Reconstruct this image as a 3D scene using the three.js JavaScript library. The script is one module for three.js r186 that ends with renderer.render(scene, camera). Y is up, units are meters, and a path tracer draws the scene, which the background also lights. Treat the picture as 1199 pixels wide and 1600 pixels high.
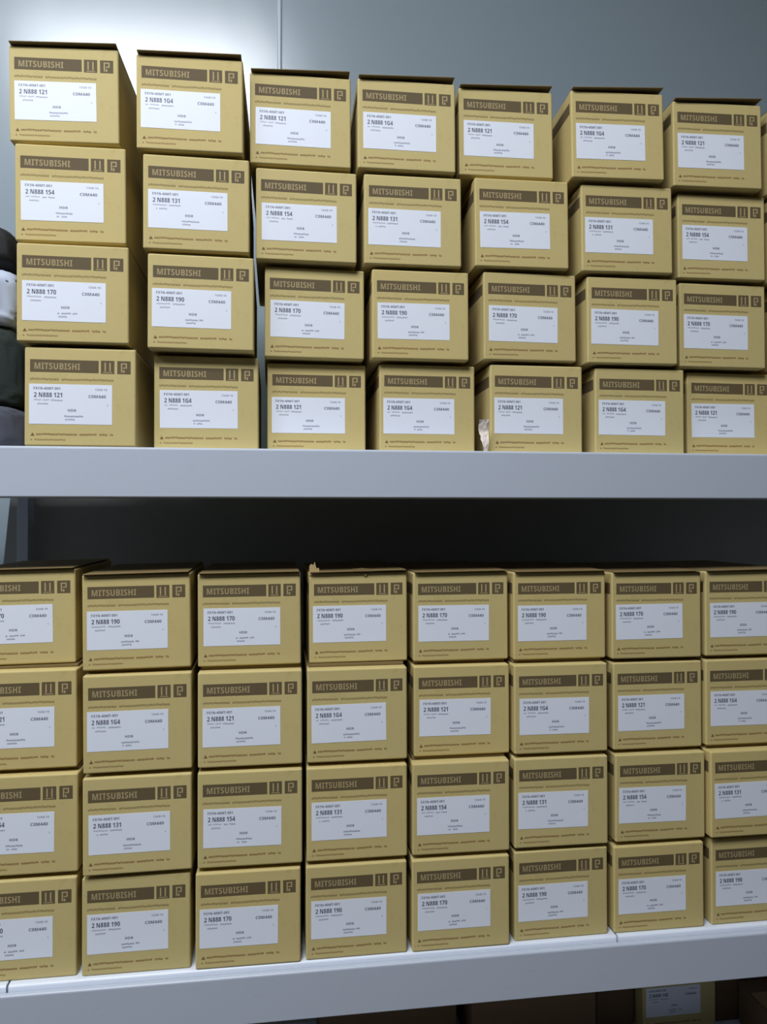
import * as THREE from 'three';
import { RoundedBoxGeometry } from 'three/addons/geometries/RoundedBoxGeometry.js';
import { RectAreaLightUniformsLib } from 'three/addons/lights/RectAreaLightUniformsLib.js';
import { ImprovedNoise } from 'three/addons/math/ImprovedNoise.js';
import { mergeGeometries } from 'three/addons/utils/BufferGeometryUtils.js';

// ---------------------------------------------------------------- camera, light, exposure
const scene = new THREE.Scene();
const camera = new THREE.PerspectiveCamera(68.5, 1199 / 1600, 0.05, 20);
camera.position.set(0.3126, 0.5323, 0.8964);
camera.rotation.set(0.01195, -0.13748, -0.00192, 'YXZ');
scene.add(camera);

const renderer = new THREE.WebGLRenderer({ antialias: true });
renderer.toneMapping = THREE.LinearToneMapping;
renderer.toneMappingExposure = 1.04;
renderer.shadowMap.enabled = true;
renderer.shadowMap.type = THREE.PCFSoftShadowMap;

RectAreaLightUniformsLib.init();
const LAMP = { intensity: 28.5, glow: 2.5, w: 0.84, d: 0.68, color: 0xf1f6ff };
const LAMPS = [[-0.15, 1.17, 1, 'square ceiling light panel above the rack of cartons'], [-1.55, 1.3, 0.45, 'dimmer square ceiling light panel added unseen beyond the left end of the rack']];  // second panel is added out of view to brighten the wall strip at left
const CEIL = 2.2, FLOOR = -0.6;

// ---------------------------------------------------------------- helpers
let seed = 20240611;
const rnd = () => { seed = (seed * 1664525 + 1013904223) >>> 0; return seed / 4294967296; };
const noise = new ImprovedNoise();
const used = {};
function numbered(n) { used[n] = (used[n] || 0) + 1; return used[n] === 1 ? n : `${n}_${String(used[n] - 1).padStart(3, '0')}`; }
function mesh(name, geo, mat, parent) {
  const m = new THREE.Mesh(geo, mat); m.name = name; m.castShadow = m.receiveShadow = true;
  if (parent) parent.add(m);
  return m;
}
function tag(o, label, category, group) { o.userData.label = label; o.userData.category = category; if (group) o.userData.group = group; return o; }
function struct(name, geo, mat, parent = scene) { const m = mesh(name, geo, mat, parent); if (parent === scene) m.userData.kind = 'structure'; return m; }
function box(x0, x1, y0, y1, z0, z1, r = 0) {
  const g = r ? new RoundedBoxGeometry(x1 - x0, y1 - y0, z1 - z0, 2, r) : new THREE.BoxGeometry(x1 - x0, y1 - y0, z1 - z0);
  return g.translate((x0 + x1) / 2, (y0 + y1) / 2, (z0 + z1) / 2);
}
function canvasTex(w, h, draw, srgb = true) {
  const c = document.createElement('canvas'); c.width = w; c.height = h;
  draw(c.getContext('2d'), w, h);
  const t = new THREE.CanvasTexture(c); if (srgb) t.colorSpace = THREE.SRGBColorSpace; t.anisotropy = 8;
  return t;
}
const css = (r, g, b) => `rgb(${r | 0},${g | 0},${b | 0})`;
const hex = (s) => new THREE.Color(s);

// ---------------------------------------------------------------- textures of the cartons
const KRAFT = [200, 181, 120], INK = [97, 82, 53];
function smallPrint(g, x0, x1, y, h, colour, density = 0.94) {          // a row of print too small to read
  g.fillStyle = colour;
  for (let x = x0; x < x1;) { const w = h * (0.5 + rnd() * 0.7); if (rnd() < density) g.fillRect(x, y + (rnd() < 0.3 ? -h * 0.2 : 0), w, h); x += w + h * 0.14; }
}
const cartonTex = canvasTex(1536, 720, (g, W, H) => {
  g.fillStyle = css(...KRAFT); g.fillRect(0, 0, W, H);
  for (let i = 0; i < 26000; i++) {                                   // paper fibres and flecks
    const v = (rnd() - 0.5) * 22; g.fillStyle = `rgba(${v > 0 ? '255,240,200' : '90,66,30'},${Math.abs(v) / 160})`;
    const l = 2 + rnd() * 9; g.save(); g.translate(rnd() * W, rnd() * H); g.rotate((rnd() - 0.5) * 1.2); g.fillRect(0, 0, l, 0.8 + rnd()); g.restore();
  }
  for (let i = 0; i < 60; i++) { g.fillStyle = `rgba(120,92,44,${0.02 + rnd() * 0.03})`; g.beginPath(); g.ellipse(rnd() * W, rnd() * H, 6 + rnd() * 40, 4 + rnd() * 16, rnd() * 3, 0, 7); g.fill(); }
  // left half: the printed end panel, 768 x 720
  const F = 768, ink = css(...INK), X = (u) => u * F, Y = (v) => v * H;
  g.fillStyle = ink; g.fillRect(X(0.05), Y(0.125), X(0.612), Y(0.128));
  g.fillStyle = css(168, 150, 108);
  const word = 'MITSUBISHI'; g.font = 'bold 62px sans-serif'; g.textBaseline = 'alphabetic';
  const tw = g.measureText(word).width; g.save(); g.translate(X(0.082), Y(0.222)); g.scale(X(0.415) / tw, 1.05); g.fillText(word, 0, 0); g.restore();
  for (const [u, kind] of [[0.682, 0], [0.83, 1]]) {                    // two handling pictograms
    const x = X(u), w = X(0.122), y = Y(0.122), h = Y(0.135);
    g.fillStyle = ink; g.fillRect(x, y, w, h); g.fillStyle = css(176, 157, 110);
    if (kind === 0) { g.fillRect(x + w * 0.26, y + h * 0.14, w * 0.11, h * 0.66); g.fillRect(x + w * 0.62, y + h * 0.14, w * 0.11, h * 0.66); g.fillRect(x + w * 0.17, y + h * 0.86, w * 0.66, h * 0.06); }
    else { g.fillRect(x + w * 0.27, y + h * 0.16, w * 0.44, h * 0.09); g.fillRect(x + w * 0.27, y + h * 0.16, w * 0.1, h * 0.7); g.fillRect(x + w * 0.62, y + h * 0.16, w * 0.1, h * 0.36); g.fillRect(x + w * 0.42, y + h * 0.48, w * 0.3, h * 0.08); g.fillRect(x + w * 0.42, y + h * 0.68, w * 0.13, h * 0.2); }
  }
  smallPrint(g, X(0.05), X(0.78), Y(0.315), 15, 'rgba(104,84,44,0.5)');
  g.fillStyle = 'rgba(100,72,36,0.85)'; g.beginPath(); g.moveTo(X(0.055), Y(0.898)); g.lineTo(X(0.074), Y(0.862)); g.lineTo(X(0.093), Y(0.898)); g.fill();
  smallPrint(g, X(0.105), X(0.78), Y(0.872), 14, 'rgba(120,84,40,0.66)');
  smallPrint(g, X(0.055), X(0.37), Y(0.928), 12, 'rgba(120,88,44,0.55)');
  // right half, upper part: the side panel with the band that runs along it
  g.fillStyle = ink; g.fillRect(F + 20, H * 0.5 * 0.125, F - 110, H * 0.5 * 0.128);
});
const MODEL = 'FX1N-40MT-001';
function labelTexture(tail) {
  return canvasTex(512, 272, (g, W, H) => {
    g.fillStyle = css(232, 236, 244); g.fillRect(0, 0, W, H);
    const put = (s, u0, u1, v, px, col, bold = true) => { g.fillStyle = col; g.font = `${bold ? 'bold ' : ''}${px}px sans-serif`; const w = g.measureText(s).width; g.save(); g.translate(u0 * W, v * H); g.scale((u1 - u0) * W / w, 1); g.fillText(s, 0, 0); g.restore(); };
    put(MODEL, 0.05, 0.38, 0.145, 25, css(92, 94, 112));
    put(tail, 0.055, 0.405, 0.33, 44, css(66, 66, 88));
    smallPrint(g, 0.06 * W, 0.23 * W, 0.385 * H, 9, css(178, 182, 194)); smallPrint(g, 0.26 * W, 0.4 * W, 0.39 * H, 10, css(166, 170, 184));
    smallPrint(g, 0.1 * W, 0.22 * W, 0.48 * H, 10, css(170, 174, 188));
    put('13AB-10', 0.79, 0.94, 0.145, 20, css(140, 146, 162));
    put('C0M440', 0.71, 0.925, 0.335, 28, css(84, 88, 106));
    put('HD8', 0.46, 0.565, 0.685, 24, css(92, 96, 112));
    g.strokeStyle = css(176, 180, 194); g.lineWidth = 2;
    smallPrint(g, 0.42 * W, 0.64 * W, 0.785 * H, 11, css(160, 165, 182)); smallPrint(g, 0.43 * W, 0.53 * W, 0.865 * H, 11, css(166, 170, 186));
    put('1', 0.935, 0.95, 0.54, 18, css(120, 124, 140));
  });
}
const labelMats = ['121', '103', '131', '160', '170', '123', '1G4', '107', '154', '117', '190', '185'].map((t) =>
  new THREE.MeshStandardMaterial({ map: labelTexture('2 N888 ' + t), roughness: 0.55 }));

// ---------------------------------------------------------------- materials
const fibre = canvasTex(512, 512, (g, W, H) => {
  g.fillStyle = '#808080'; g.fillRect(0, 0, W, H);
  for (let i = 0; i < 9000; i++) { const v = 128 + (rnd() - 0.5) * 90; g.fillStyle = css(v, v, v); g.fillRect(rnd() * W, rnd() * H, 2 + rnd() * 10, 1 + rnd()); }
}, false);
fibre.wrapS = fibre.wrapT = THREE.RepeatWrapping;
const kraftMats = [[1, 1, 1], [0.97, 0.965, 0.95], [1, 0.985, 0.955], [0.98, 0.985, 0.98]].map(([r, g, b]) =>
  new THREE.MeshStandardMaterial({ map: cartonTex, color: new THREE.Color(r, g, b), roughness: 0.78, bumpMap: fibre, bumpScale: 0.00012 }));
const shadedLidMat = new THREE.MeshStandardMaterial({ color: hex('#7c683f'), roughness: 0.85, bumpMap: fibre, bumpScale: 0.0002 });  // kraft darkened in colour so lid undersides and gaps read as shade
const paint = canvasTex(1024, 1024, (g, W, H) => {                      // painted sheet steel: fine orange peel and faint scuffs
  g.fillStyle = css(222, 228, 238); g.fillRect(0, 0, W, H);
  for (let i = 0; i < 12000; i++) { g.fillStyle = `rgba(${rnd() < 0.5 ? '255,255,255' : '150,158,176'},${rnd() * 0.08})`; g.fillRect(rnd() * W, rnd() * H, 1 + rnd() * 3, 1 + rnd() * 2); }
  for (let i = 0; i < 70; i++) { g.fillStyle = `rgba(140,146,160,${0.04 + rnd() * 0.1})`; g.fillRect(rnd() * W, rnd() * H, 3 + rnd() * 26, 1 + rnd() * 1.4); }
});
paint.wrapS = paint.wrapT = THREE.RepeatWrapping;
const deckSteel = new THREE.MeshStandardMaterial({ map: paint, color: 0xffffff, roughness: 0.4 });
const steel = new THREE.MeshStandardMaterial({ map: paint, color: hex('#d6d8da'), roughness: 0.42, metalness: 0 });
const peel = canvasTex(512, 512, (g, W, H) => {
  const d = g.createImageData(W, H);
  for (let y = 0; y < H; y++) for (let x = 0; x < W; x++) {
    const a = x / W * 2 * Math.PI, b = y / H * 2 * Math.PI, q = (s, o) => noise.noise(Math.cos(a) * s + o, Math.sin(a) * s + Math.cos(b) * s, Math.sin(b) * s - o);
    const v = 128 + 90 * (0.6 * q(1.2, 3) + 0.4 * q(4.5, 9)), i = (y * W + x) * 4;
    d.data[i] = d.data[i + 1] = d.data[i + 2] = v; d.data[i + 3] = 255;
  }
  g.putImageData(d, 0, 0);
}, false);
peel.wrapS = peel.wrapT = THREE.RepeatWrapping;
const wallMat = new THREE.MeshPhysicalMaterial({ color: hex('#96a4ab'), roughness: 0.25, clearcoat: 0.6, clearcoatRoughness: 0.22, bumpMap: peel, bumpScale: 0.0008 });
const trimMat = new THREE.MeshStandardMaterial({ color: hex('#c9d6de'), roughness: 0.25 });
const roomMat = new THREE.MeshStandardMaterial({ color: hex('#bcbdba'), roughness: 0.9 });
const farWallMat = new THREE.MeshStandardMaterial({ color: hex('#45464a'), roughness: 0.9 });   // dark opposite side of the storeroom
const floorMat = new THREE.MeshStandardMaterial({ color: hex('#54534f'), roughness: 0.6 });
const tornMat = new THREE.MeshStandardMaterial({ color: hex('#b9a06c'), roughness: 0.85 });
const hardboard = new THREE.MeshStandardMaterial({ color: hex('#979892'), roughness: 0.85, bumpMap: fibre, bumpScale: 0.0002 });

// ---------------------------------------------------------------- the room
const X0 = -2.2, X1 = 3.2, ZB = -0.45, ZF = 3.6, T = 0.1;
struct('floor', box(X0 - T, X1 + T, FLOOR - T, FLOOR, ZB - T, ZF + T), floorMat);
struct('ceiling', box(X0 - T, X1 + T, CEIL, CEIL + T, ZB - T, ZF + T), roomMat);
struct('wall_left', box(X0 - T, X0, FLOOR, CEIL, ZB - T, ZF + T), farWallMat);
struct('wall_right', box(X1, X1 + T, FLOOR, CEIL, ZB - T, ZF + T), farWallMat);
struct('wall_front', box(X0, X1, FLOOR, CEIL, ZF, ZF + T), farWallMat);
const wallBack = new THREE.Group(); wallBack.name = 'wall_back'; wallBack.userData.kind = 'structure'; scene.add(wallBack);
const JX = 0.3128, PW = 1.15;                                          // sandwich panels that meet under a half-round joint strip
for (let k = -3; k <= 2; k++) {
  const a = Math.max(X0, JX + k * PW), b = Math.min(X1, JX + (k + 1) * PW); if (b <= a) continue;
  struct(numbered('wall_panel'), box(a + 0.001, b - 0.001, FLOOR, CEIL, ZB - T, ZB, 0.0008), wallMat, wallBack);
  if (a > X0) struct(numbered('joint_strip'), new THREE.CylinderGeometry(0.0042, 0.0042, CEIL - FLOOR, 16).translate(a, (CEIL + FLOOR) / 2, ZB + 0.0008), trimMat, wallBack);
}

// ---------------------------------------------------------------- ceiling lights, the left one an added fill
const diffMat = new THREE.MeshStandardMaterial({ color: 0xffffff, emissive: LAMP.color, emissiveIntensity: LAMP.glow, roughness: 0.6 });
const alu = new THREE.MeshStandardMaterial({ color: hex('#d5d8dc'), roughness: 0.4, metalness: 0.3 });
for (const [lx, lz, power, text] of LAMPS) {
  const t = new THREE.Group(); t.name = numbered('ceiling_light'); t.position.set(lx, CEIL, lz); scene.add(t);
  tag(t, text, 'ceiling light');
  const w = LAMP.w / 2, d = LAMP.d / 2, f = 0.02;
  mesh('frame', mergeGeometries([box(-w - f, w + f, -0.025, 0, d, d + f), box(-w - f, w + f, -0.025, 0, -d - f, -d), box(-w - f, -w, -0.025, 0, -d, d), box(w, w + f, -0.025, 0, -d, d)]), alu, t);
  mesh('diffuser', box(-w, w, -0.018, -0.006, -d, d), diffMat, t);
  const l = new THREE.RectAreaLight(LAMP.color, LAMP.intensity * power, LAMP.w, LAMP.d);
  l.position.set(0, -0.0195, 0); l.rotation.x = -Math.PI / 2; t.add(l);
}

// ---------------------------------------------------------------- the rack
const UY = 0.6164, LY = 0.0184, BY = -0.2545, DECKZ = -0.3;
const rack = new THREE.Group(); rack.name = 'storage_rack'; scene.add(rack);
tag(rack, 'pale grey steel storage rack with two deep shelves full of cartons', 'rack');
const RX0 = -0.75, RX1 = 2.1;
function uvMetres(g, s = 1) {                                           // planar uv in metres by the way each face looks
  const q = g.index ? g.toNonIndexed() : g, P = q.attributes.position, Nn = q.attributes.normal, uv = new Float32Array(P.count * 2);
  for (let i = 0; i < P.count; i++) {
    const ax = Math.abs(Nn.getX(i)), ay = Math.abs(Nn.getY(i)), az = Math.abs(Nn.getZ(i));
    const [u, v] = ax > ay && ax > az ? [P.getZ(i), P.getY(i)] : ay > az ? [P.getX(i), P.getZ(i)] : [P.getX(i), P.getY(i)];
    uv[2 * i] = u * s; uv[2 * i + 1] = v * s;
  }
  q.setAttribute('uv', new THREE.BufferAttribute(uv, 2));
  return q;
}
function extrudeX(profile, x0, x1) {                                    // profile: [[z, y], ...] seen from the +x end
  const s = new THREE.Shape(profile.map(([z, y]) => new THREE.Vector2(-z, y)));
  const g = new THREE.ExtrudeGeometry(s, { depth: x1 - x0, bevelEnabled: false });
  g.rotateY(Math.PI / 2).translate(x0, 0, 0);
  return uvMetres(g, 2);
}
function arc(cz, cy, r, a0, a1, n = 5) { return Array.from({ length: n + 1 }, (_, i) => { const a = a0 + (a1 - a0) * i / n; return [cz + r * Math.cos(a), cy + r * Math.sin(a)]; }); }
function beamProfile(top, bottom) {
  const z1 = 0.025, r = 0.0026;
  return [[-0.028, bottom], ...arc(z1 - 0.001, bottom + 0.001, 0.001, -Math.PI / 2, 0), ...arc(z1 - r, top - r, r, 0, Math.PI * 0.8), [z1 - 0.0062, top - 0.005], [0.0095, top - 0.0058], [0.0095, top - 0.02], [-0.028, top - 0.02]];
}
for (const [top, bottom] of [[0.6157, 0.5597], [0.0172, -0.0375], [BY - 0.0012, BY - 0.056]])
  mesh('front_beam', extrudeX(beamProfile(top, bottom), RX0, RX1), steel, rack);
function deckProfile(y) { const h = 0.018, r = 0.0032, z = 0.0085; return [[DECKZ, y - h], [z - 0.001, y - h], [z, y - h + 0.001], ...arc(z - r, y - r, r, 0, Math.PI / 2), [DECKZ, y]]; }
const SEAMS = { [UY]: [RX0, -0.35, 0.4, 1.15, RX1], [LY]: [RX0, 0.0135, 0.7265, 1.44, RX1], [BY]: [RX0, 0.0135, 0.7265, 1.44, RX1] };
for (const y of [UY, LY, BY]) {
  const s = SEAMS[y];
  for (let i = 0; i + 1 < s.length; i++) mesh('deck_panel', extrudeX(deckProfile(y), s[i] + 0.0012, s[i + 1] - 0.0012), deckSteel, rack);
  mesh('rear_beam', uvMetres(box(RX0, RX1, y - 0.034, y - 0.0185, DECKZ - 0.002, DECKZ + 0.028, 0.002), 2), steel, rack);
}
function post(x, z, top) {
  mesh('upright_post', uvMetres(mergeGeometries([box(x - 0.008, x + 0.008, FLOOR, top, z - 0.003, z + 0.003, 0.001), box(x - 0.008, x - 0.005, FLOOR, top, z - 0.026, z, 0.001), box(x + 0.005, x + 0.008, FLOOR, top, z - 0.026, z, 0.001)]), 2), steel, rack);
}
post(-0.0722, DECKZ - 0.0065, 0.95); post(1.75, DECKZ - 0.0065, 0.95); post(RX0 - 0.009, 0.012, 0.95); post(RX1 + 0.009, 0.012, 0.95); post(RX0 - 0.009, DECKZ + 0.03, 0.95); post(RX1 + 0.009, DECKZ + 0.03, 0.95);
{ // hardboard that closes the back of the lower bay; its free end leans a little
  const z = -0.345, s = new THREE.Shape([[-0.162, -0.056], [RX1, -0.056], [RX1, 0.595], [-0.1005, 0.595]].map(([x, y]) => new THREE.Vector2(x, y)));
  const g = new THREE.ExtrudeGeometry(s, { depth: 0.008, bevelEnabled: true, bevelSize: 0.0008, bevelThickness: 0.0008, bevelSegments: 1 }).translate(0, 0, z - 0.008);
  const b = mesh('back_board', g, hardboard, rack); b.userData.label = 'pale grey hardboard sheet closing the back of the lower bay';
  mesh('back_board', box(-0.162, RX1, FLOOR, -0.06, z - 0.008, z), hardboard, rack);
}

// ---------------------------------------------------------------- cartons
const W = 0.12, H = 0.11327, D = 0.2, BODY = 0.1089;
function cartonGeometry(w, h, d) {
  const g = new RoundedBoxGeometry(w, h, d, 2, 0.0022).translate(0, h / 2, 0), P = g.attributes.position, uv = g.attributes.uv, n = P.count / 6;
  for (let i = 0; i < P.count; i++) {
    const side = Math.floor(i / n), x = P.getX(i), y = P.getY(i), z = P.getZ(i), v = y / h;
    let u, w2;
    if (side === 4) { u = 0.5 * (x / w + 0.5); w2 = v; }                       // front, printed
    else if (side === 1) { u = 0.5 + 0.5 * (0.5 - z / d); w2 = 0.5 + 0.5 * v; }     // left side, with the band
    else if (side === 0) { u = 0.5 + 0.5 * (z / d + 0.5); w2 = 0.48 * v; }
    else if (side === 5) { u = 0.5 + 0.5 * (x / w + 0.5); w2 = 0.48 * v; }
    else { u = 0.5 + 0.5 * (x / w + 0.5); w2 = 0.48 * (z / d + 0.5); }
    uv.setXY(i, u, w2);
  }
  return g;
}
const bodyGeo = cartonGeometry(W, BODY, D);
const stickerGeo = (() => {                                             // paper sticker, a hair proud of the carton
  const w = W * 0.742, h = BODY * 0.405, g = new THREE.BoxGeometry(w, h, 0.00035);
  return g.translate(0, 0, 0.0001);
})();
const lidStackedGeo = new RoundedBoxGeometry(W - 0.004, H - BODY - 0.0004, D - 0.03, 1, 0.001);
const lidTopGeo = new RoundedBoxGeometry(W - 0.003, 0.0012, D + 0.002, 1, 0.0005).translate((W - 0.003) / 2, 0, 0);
function makeCarton(onTop) {
  const t = new THREE.Group(); t.name = 'carton';
  mesh('carton_body', bodyGeo, kraftMats[0], t);
  const s = mesh('shipping_label', stickerGeo, labelMats[0], t); s.position.set(-W / 2 + W * 0.419, BODY * (1 - 0.578), D / 2); s.userData.label = 'white printed sticker';
  if (onTop) { const l = mesh('lid_flap', lidTopGeo, shadedLidMat, t); l.position.set(-W / 2 + 0.0015, BODY + 0.0008, 0.0038); }
  else { const l = mesh('lid_flap', lidStackedGeo, shadedLidMat, t); l.position.set(0, (BODY + H) / 2, 0); }
  return t;
}
const protoStacked = makeCarton(false), protoTop = makeCarton(true);
// each carton: left front corner x (mm), front z (mm), turn (mrad), tilt (mrad), height above its even row (mm); rows from the shelf up
const UPPER = [
  [[31,14,2,2,0.3], [168,-4,8,-1,0], [298,-24,6,-1,-0.3], [434,-15,2,0,-0.2], [572,-9,0,2,0.1], [708,-7,-9,2,-0.1], [839,-18,12,1,-0.1], [971,-8,0,0,0]],
  [[24,19,9,4,2.1], [163,11,11,-1,0.6], [295,-12,12,-2,-0.8], [424,-5,-3,2,-0.6], [563,-4,12,5,1.4], [696,-1,-12,5,0.2], [824,-8,2,3,0.2], [959,-3,0,0,0]],
  [[20,12,-6,9,3.3], [158,12,8,2,0.9], [285,-2,5,0,-0.5], [414,-1,-10,3,-0.5], [551,1,-9,7,2], [687,4,-20,9,0.6], [820,-4,-19,4,0.3], [948.5,2,0,1,0]],
  [[12,7,-36,14,3.9], [151,14,-13,5,1.3], [278,-2,-9,1,0], [406,3,-11,4,0], [533,-5,-18,9,2.9], [672,11,-31,13,1.1], [809,6,-28,7,0.8], [943,4,0,2,0]],
];
const LOWER = [
  [[-35,0,0,1,0.3], [91,3,-1,1,0], [217,8,-5,0,-0.1], [343,7,1,0,-0.1], [469,8,-3,-1,-0.1], [597,3,5,0,-0.1], [725,3,-5,-3,-0.2], [856,2,0,0,-0.1]],
  [[-34,-1,1,3,2.8], [93,8,10,4,0.8], [219,6,-9,1,0.5], [344,5,-2,0,0], [470,6,-8,-1,-0.2], [597,4,-9,-1,-0.5], [728,2,-1,-4,-1.6], [852,9,0,0,-0.7]],
  [[-37,-7,3,6,5.6], [93,7,14,8,1.9], [219,4,0,2,1.7], [345,1,1,1,1], [474,-5,0,0,0.7], [598,2,-8,0,0.1], [728,-3,6,-2,-1.5], [852,-1,0,0,-0.6]],
  [[-42,-20,10,9,8.8], [91,2,17,11,3.9], [218,-6,6,5,3.3], [348,-14,7,3,2.5], [475,-12,4,2,1.5], [600,-6,-1,1,1], [727,-3,-7,-1,-0.7], [854,-4,0,0,-0.3]],
];
const ORD = ['first', 'second', 'third', 'fourth', 'fifth', 'sixth', 'seventh', 'eighth'], ROW = ['bottom', 'third', 'second', 'top'];
let nth = 0;
const TORN = [1, 3];                                                      // shelf, column of the carton with the torn corner
function stackShelf(shelf, rows, y0) {
  const word = shelf ? 'lower' : 'upper';
  for (const v of rows[0]) { v[3] = 0; v[4] = 0; }
  rows.forEach((row, r) => row.forEach(([x, z, yaw, roll, dy], c) => {
    const top = r === 3, t = (top ? protoTop : protoStacked).clone();
    t.name = numbered('carton'); scene.add(t);
    const up = top ? null : rows[r + 1][c];
    const mid = (v) => v[4] / 1000 + v[3] / 1000 * W / 2;
    const height = top ? H : H + mid(up) - mid(row[c]) - 0.0003;
    t.scale.y = height / H;
    t.rotation.set(0, yaw / 1000, roll / 1000, 'YXZ');
    const off = new THREE.Vector3(W / 2, 0, -D / 2).applyEuler(t.rotation);
    t.position.set(x / 1000 + off.x, y0 + r * H + dy / 1000 + off.y + 0.0002, z / 1000 + off.z);
    const body = t.getObjectByName('carton_body'), sticker = t.getObjectByName('shipping_label'), lid = t.getObjectByName('lid_flap');
    body.material = kraftMats[(nth * 7 + r) % kraftMats.length];
    sticker.material = labelMats[(nth * 5 + c) % labelMats.length];
    sticker.position.x += (rnd() - 0.5) * 0.0024; sticker.position.y += (rnd() - 0.5) * 0.0018; sticker.rotation.z = (rnd() - 0.5) * 0.016;
    if (top) { lid.rotation.z = shelf ? 0.004 + rnd() * 0.012 : 0.02 + rnd() * 0.022; lid.rotation.x = shelf ? 0 : -0.004; }
    const torn = shelf === TORN[0] && c === TORN[1] && top;
    tag(t, torn ? 'kraft carton with a torn top corner, lower shelf, fourth stack, top row' : `kraft carton with white label, ${word} shelf, ${ORD[c]} stack from the left, ${ROW[r]} row`, 'carton', `kraft cartons stacked on the ${word} shelf`);
    if (torn) {
      const poly = (pts) => new THREE.ExtrudeGeometry(new THREE.Shape(pts.map(([a, b]) => new THREE.Vector2(a, b))), { depth: 0.0015, bevelEnabled: false });
      const f = mesh('torn_corner', poly([[0, 0], [0.0125, 0], [0.0115, 0.009], [0.0085, 0.0085], [0.0065, 0.0165], [0.005, 0.0125], [0.002, 0.014], [0, 0.011]]), tornMat, t);
      f.position.set(-W / 2 + 0.0005, BODY - 0.003, D / 2 - 0.0005);
      const f2 = mesh('notch_shade', poly([[0, 0.004], [0.012, -0.0005], [0.0165, -0.005], [0.02, -0.001], [0.027, 0.0006], [0.026, 0.0035], [0.012, 0.0052]]), shadedLidMat, t);  // dark patch over the edge, its colour standing in for a shaded notch
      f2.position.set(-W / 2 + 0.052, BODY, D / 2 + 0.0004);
    }
    nth++;
  }));
}
stackShelf(0, UPPER, UY);
stackShelf(1, LOWER, LY);
// cartons on the bottom shelf, set well back under the lower beam
const g3 = 'cartons on the dark bottom shelf';
{
  const t = protoTop.clone(); t.name = numbered('carton'); scene.add(t); t.scale.z = 0.5;
  t.position.set(0.864 + W / 2, BY + 0.0002, -0.25);
  t.getObjectByName('lid_flap').rotation.z = 0.006; t.getObjectByName('shipping_label').material = labelMats[3];
  tag(t, 'kraft carton with white label on the dark bottom shelf', 'carton', g3);
}
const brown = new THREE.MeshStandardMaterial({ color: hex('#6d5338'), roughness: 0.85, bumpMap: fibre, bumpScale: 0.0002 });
const tapeMat = new THREE.MeshStandardMaterial({ color: hex('#a5875a'), roughness: 0.35 });
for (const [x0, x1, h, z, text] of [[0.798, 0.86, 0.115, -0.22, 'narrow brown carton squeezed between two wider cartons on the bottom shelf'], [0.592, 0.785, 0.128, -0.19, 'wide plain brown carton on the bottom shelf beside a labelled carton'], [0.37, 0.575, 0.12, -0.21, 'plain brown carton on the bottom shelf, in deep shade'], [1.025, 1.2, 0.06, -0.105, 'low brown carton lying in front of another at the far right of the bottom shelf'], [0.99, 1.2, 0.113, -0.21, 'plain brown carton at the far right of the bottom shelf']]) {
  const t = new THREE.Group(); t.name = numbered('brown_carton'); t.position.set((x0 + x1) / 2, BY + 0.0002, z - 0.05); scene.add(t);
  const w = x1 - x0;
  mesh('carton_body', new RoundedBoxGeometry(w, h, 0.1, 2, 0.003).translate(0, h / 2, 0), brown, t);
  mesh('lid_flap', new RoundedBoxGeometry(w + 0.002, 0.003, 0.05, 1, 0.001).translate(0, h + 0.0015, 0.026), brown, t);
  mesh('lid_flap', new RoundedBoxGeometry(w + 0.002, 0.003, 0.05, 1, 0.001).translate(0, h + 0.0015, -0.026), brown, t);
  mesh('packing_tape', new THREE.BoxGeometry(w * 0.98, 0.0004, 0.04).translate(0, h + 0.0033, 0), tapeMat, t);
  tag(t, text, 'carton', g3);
}

// ---------------------------------------------------------------- soft things at the left end of the upper shelf
function lump(rx, ry, rz, amp, freq, s, flat = 0.75) {
  const g = new THREE.SphereGeometry(1, 72, 48), P = g.attributes.position;
  for (let i = 0; i < P.count; i++) {
    const x = P.getX(i), y = P.getY(i), z = P.getZ(i);
    const n = noise.noise(x * freq + s, y * freq - s, z * freq + 2 * s), m = noise.noise(x * freq * 2.7 - s, y * freq * 2.7, z * freq * 2.7 + s);
    const crease = 1 - Math.abs(m) * 2, k = 1 + amp * n + amp * 0.35 * crease;
    const sq = (v) => Math.sign(v) * Math.pow(Math.abs(v), flat);
    P.setXYZ(i, sq(x) * rx * k, Math.min(0.86, Math.max(sq(y) * k, -0.8)) * ry, sq(z) * rz * k);
  }
  g.computeVertexNormals(); g.computeBoundingBox(); g.translate(0, -g.boundingBox.min.y, 0);
  return g;
}
function soft(name, label, category, pos, geo, mat, part) {
  const t = new THREE.Group(); t.name = name; t.position.set(...pos); scene.add(t); tag(t, label, category);
  mesh(part, geo, mat, t);
  return t;
}
const sacking = new THREE.MeshStandardMaterial({ color: hex('#26302c'), roughness: 0.9, bumpMap: fibre, bumpScale: 0.0006 });
const blackCloth = new THREE.MeshStandardMaterial({ color: hex('#17191c'), roughness: 0.7, bumpMap: fibre, bumpScale: 0.0004 });
const plastic = new THREE.MeshStandardMaterial({
  roughness: 0.4, map: canvasTex(512, 512, (g, w, h) => {
    g.fillStyle = css(186, 195, 212); g.fillRect(0, 0, w, h);
    for (let i = 0; i < 34; i++) { g.fillStyle = `rgba(40,52,60,${0.5 + rnd() * 0.5})`; g.beginPath(); g.ellipse(rnd() * w, h * (0.4 + rnd() * 0.35), 2 + rnd() * 6, 2 + rnd() * 6, rnd() * 3, 0, 7); g.fill(); }
  }),
});
const greyCloth = new THREE.MeshStandardMaterial({ color: hex('#4a4d58'), roughness: 0.9, bumpMap: fibre, bumpScale: 0.0004 });
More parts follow.
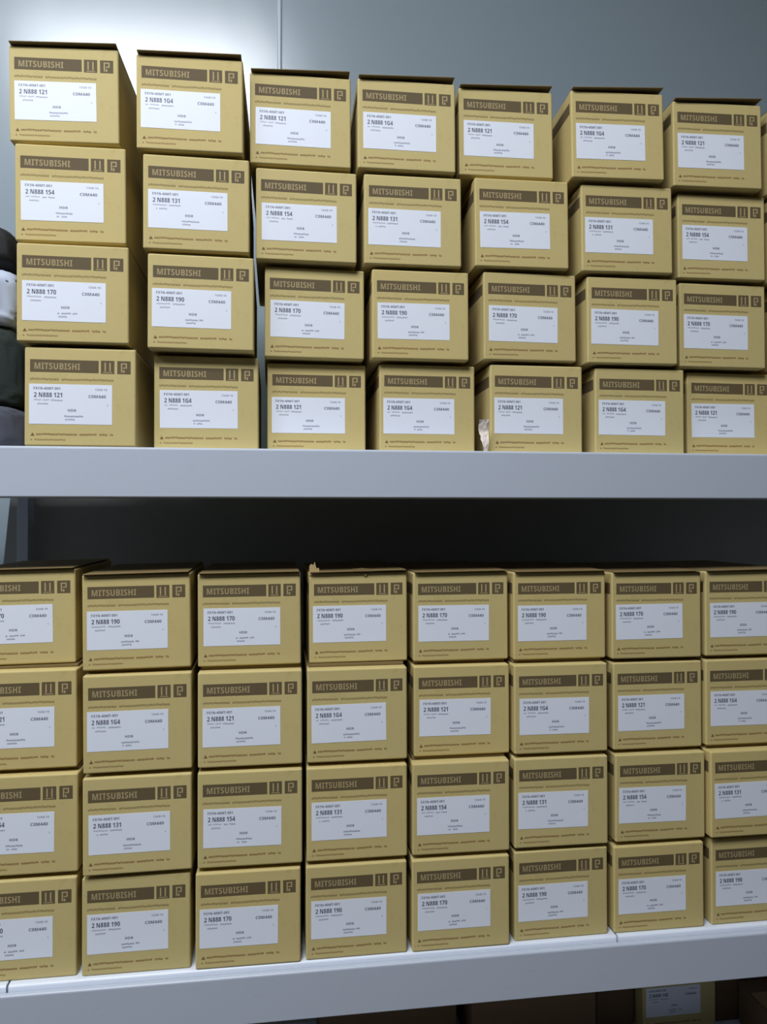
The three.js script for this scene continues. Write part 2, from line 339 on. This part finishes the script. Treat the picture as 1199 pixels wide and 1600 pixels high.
soft('cloth_bundle', 'dark grey folded cloth at the left end of the upper shelf', 'cloth', [-0.079, UY + 0.0002, -0.06], lump(0.1, 0.029, 0.06, 0.05, 1.6, 2.2, 0.4), greyCloth, 'folded_cloth');
{
  const t = soft('sack', 'dark green black sack lying under a pale plastic bag', 'sack', [-0.08, UY + 0.0492, -0.06], lump(0.1, 0.054, 0.058, 0.06, 1.5, 5.1, 0.42), sacking, 'sack_body');
  mesh('sack_neck', new THREE.TorusGeometry(0.022, 0.006, 8, 20).rotateY(Math.PI / 2).translate(-0.102, 0.045, 0), sacking, t);
}
{
  const t = soft('plastic_bag', 'crumpled pale plastic bag with dark print beside the cartons', 'bag', [-0.087, UY + 0.1405, -0.055], lump(0.1, 0.039, 0.058, 0.07, 1.8, 7.7, 0.42), plastic, 'bag_body');
  mesh('bag_handle', new THREE.TorusGeometry(0.016, 0.003, 8, 24, Math.PI).rotateX(Math.PI / 2).translate(-0.05, 0.036, 0.054), plastic, t);
}
{
  const t = soft('black_bag', 'rounded black cloth bag on top of the pale plastic bag', 'bag', [-0.092, UY + 0.2075, -0.055], lump(0.098, 0.032, 0.055, 0.06, 1.4, 11.3, 0.55), blackCloth, 'bag_body');
  mesh('bag_handle', new THREE.TorusGeometry(0.026, 0.004, 8, 28, Math.PI).translate(-0.04, 0.05, 0.005), blackCloth, t);
}
{ // scrap of pale paper between two cartons at the front of the upper shelf
  const g = new THREE.PlaneGeometry(0.0125, 0.04, 8, 24), P = g.attributes.position;
  for (let i = 0; i < P.count; i++) {
    const v = (P.getY(i) + 0.02) / 0.04, taper = 0.35 + 0.65 * Math.min(1, v * 1.5);
    P.setXYZ(i, P.getX(i) * taper * (1 + 0.25 * noise.noise(v * 9, P.getX(i) * 300, 1)), P.getY(i) + 0.02, 0.0016 * noise.noise(P.getX(i) * 420, v * 7, 4) + 0.0022 * Math.sin(v * 7));
  }
  const b = g.clone(); b.translate(0, 0, -0.0004); const idx = b.index.array; for (let i = 0; i < idx.length; i += 3) { const q = idx[i]; idx[i] = idx[i + 2]; idx[i + 2] = q; }
  const both = mergeGeometries([g, b]); both.computeVertexNormals();
  const m = mesh('paper_scrap', both, new THREE.MeshStandardMaterial({ color: hex('#e8d9cc'), roughness: 0.9 }), scene);
  m.position.set(0.5625, UY - 0.0002, 0.0035); m.rotation.z = 0.06;
  tag(m, 'small torn scrap of pale paper standing between two cartons', 'paper scrap');
}

renderer.render(scene, camera);
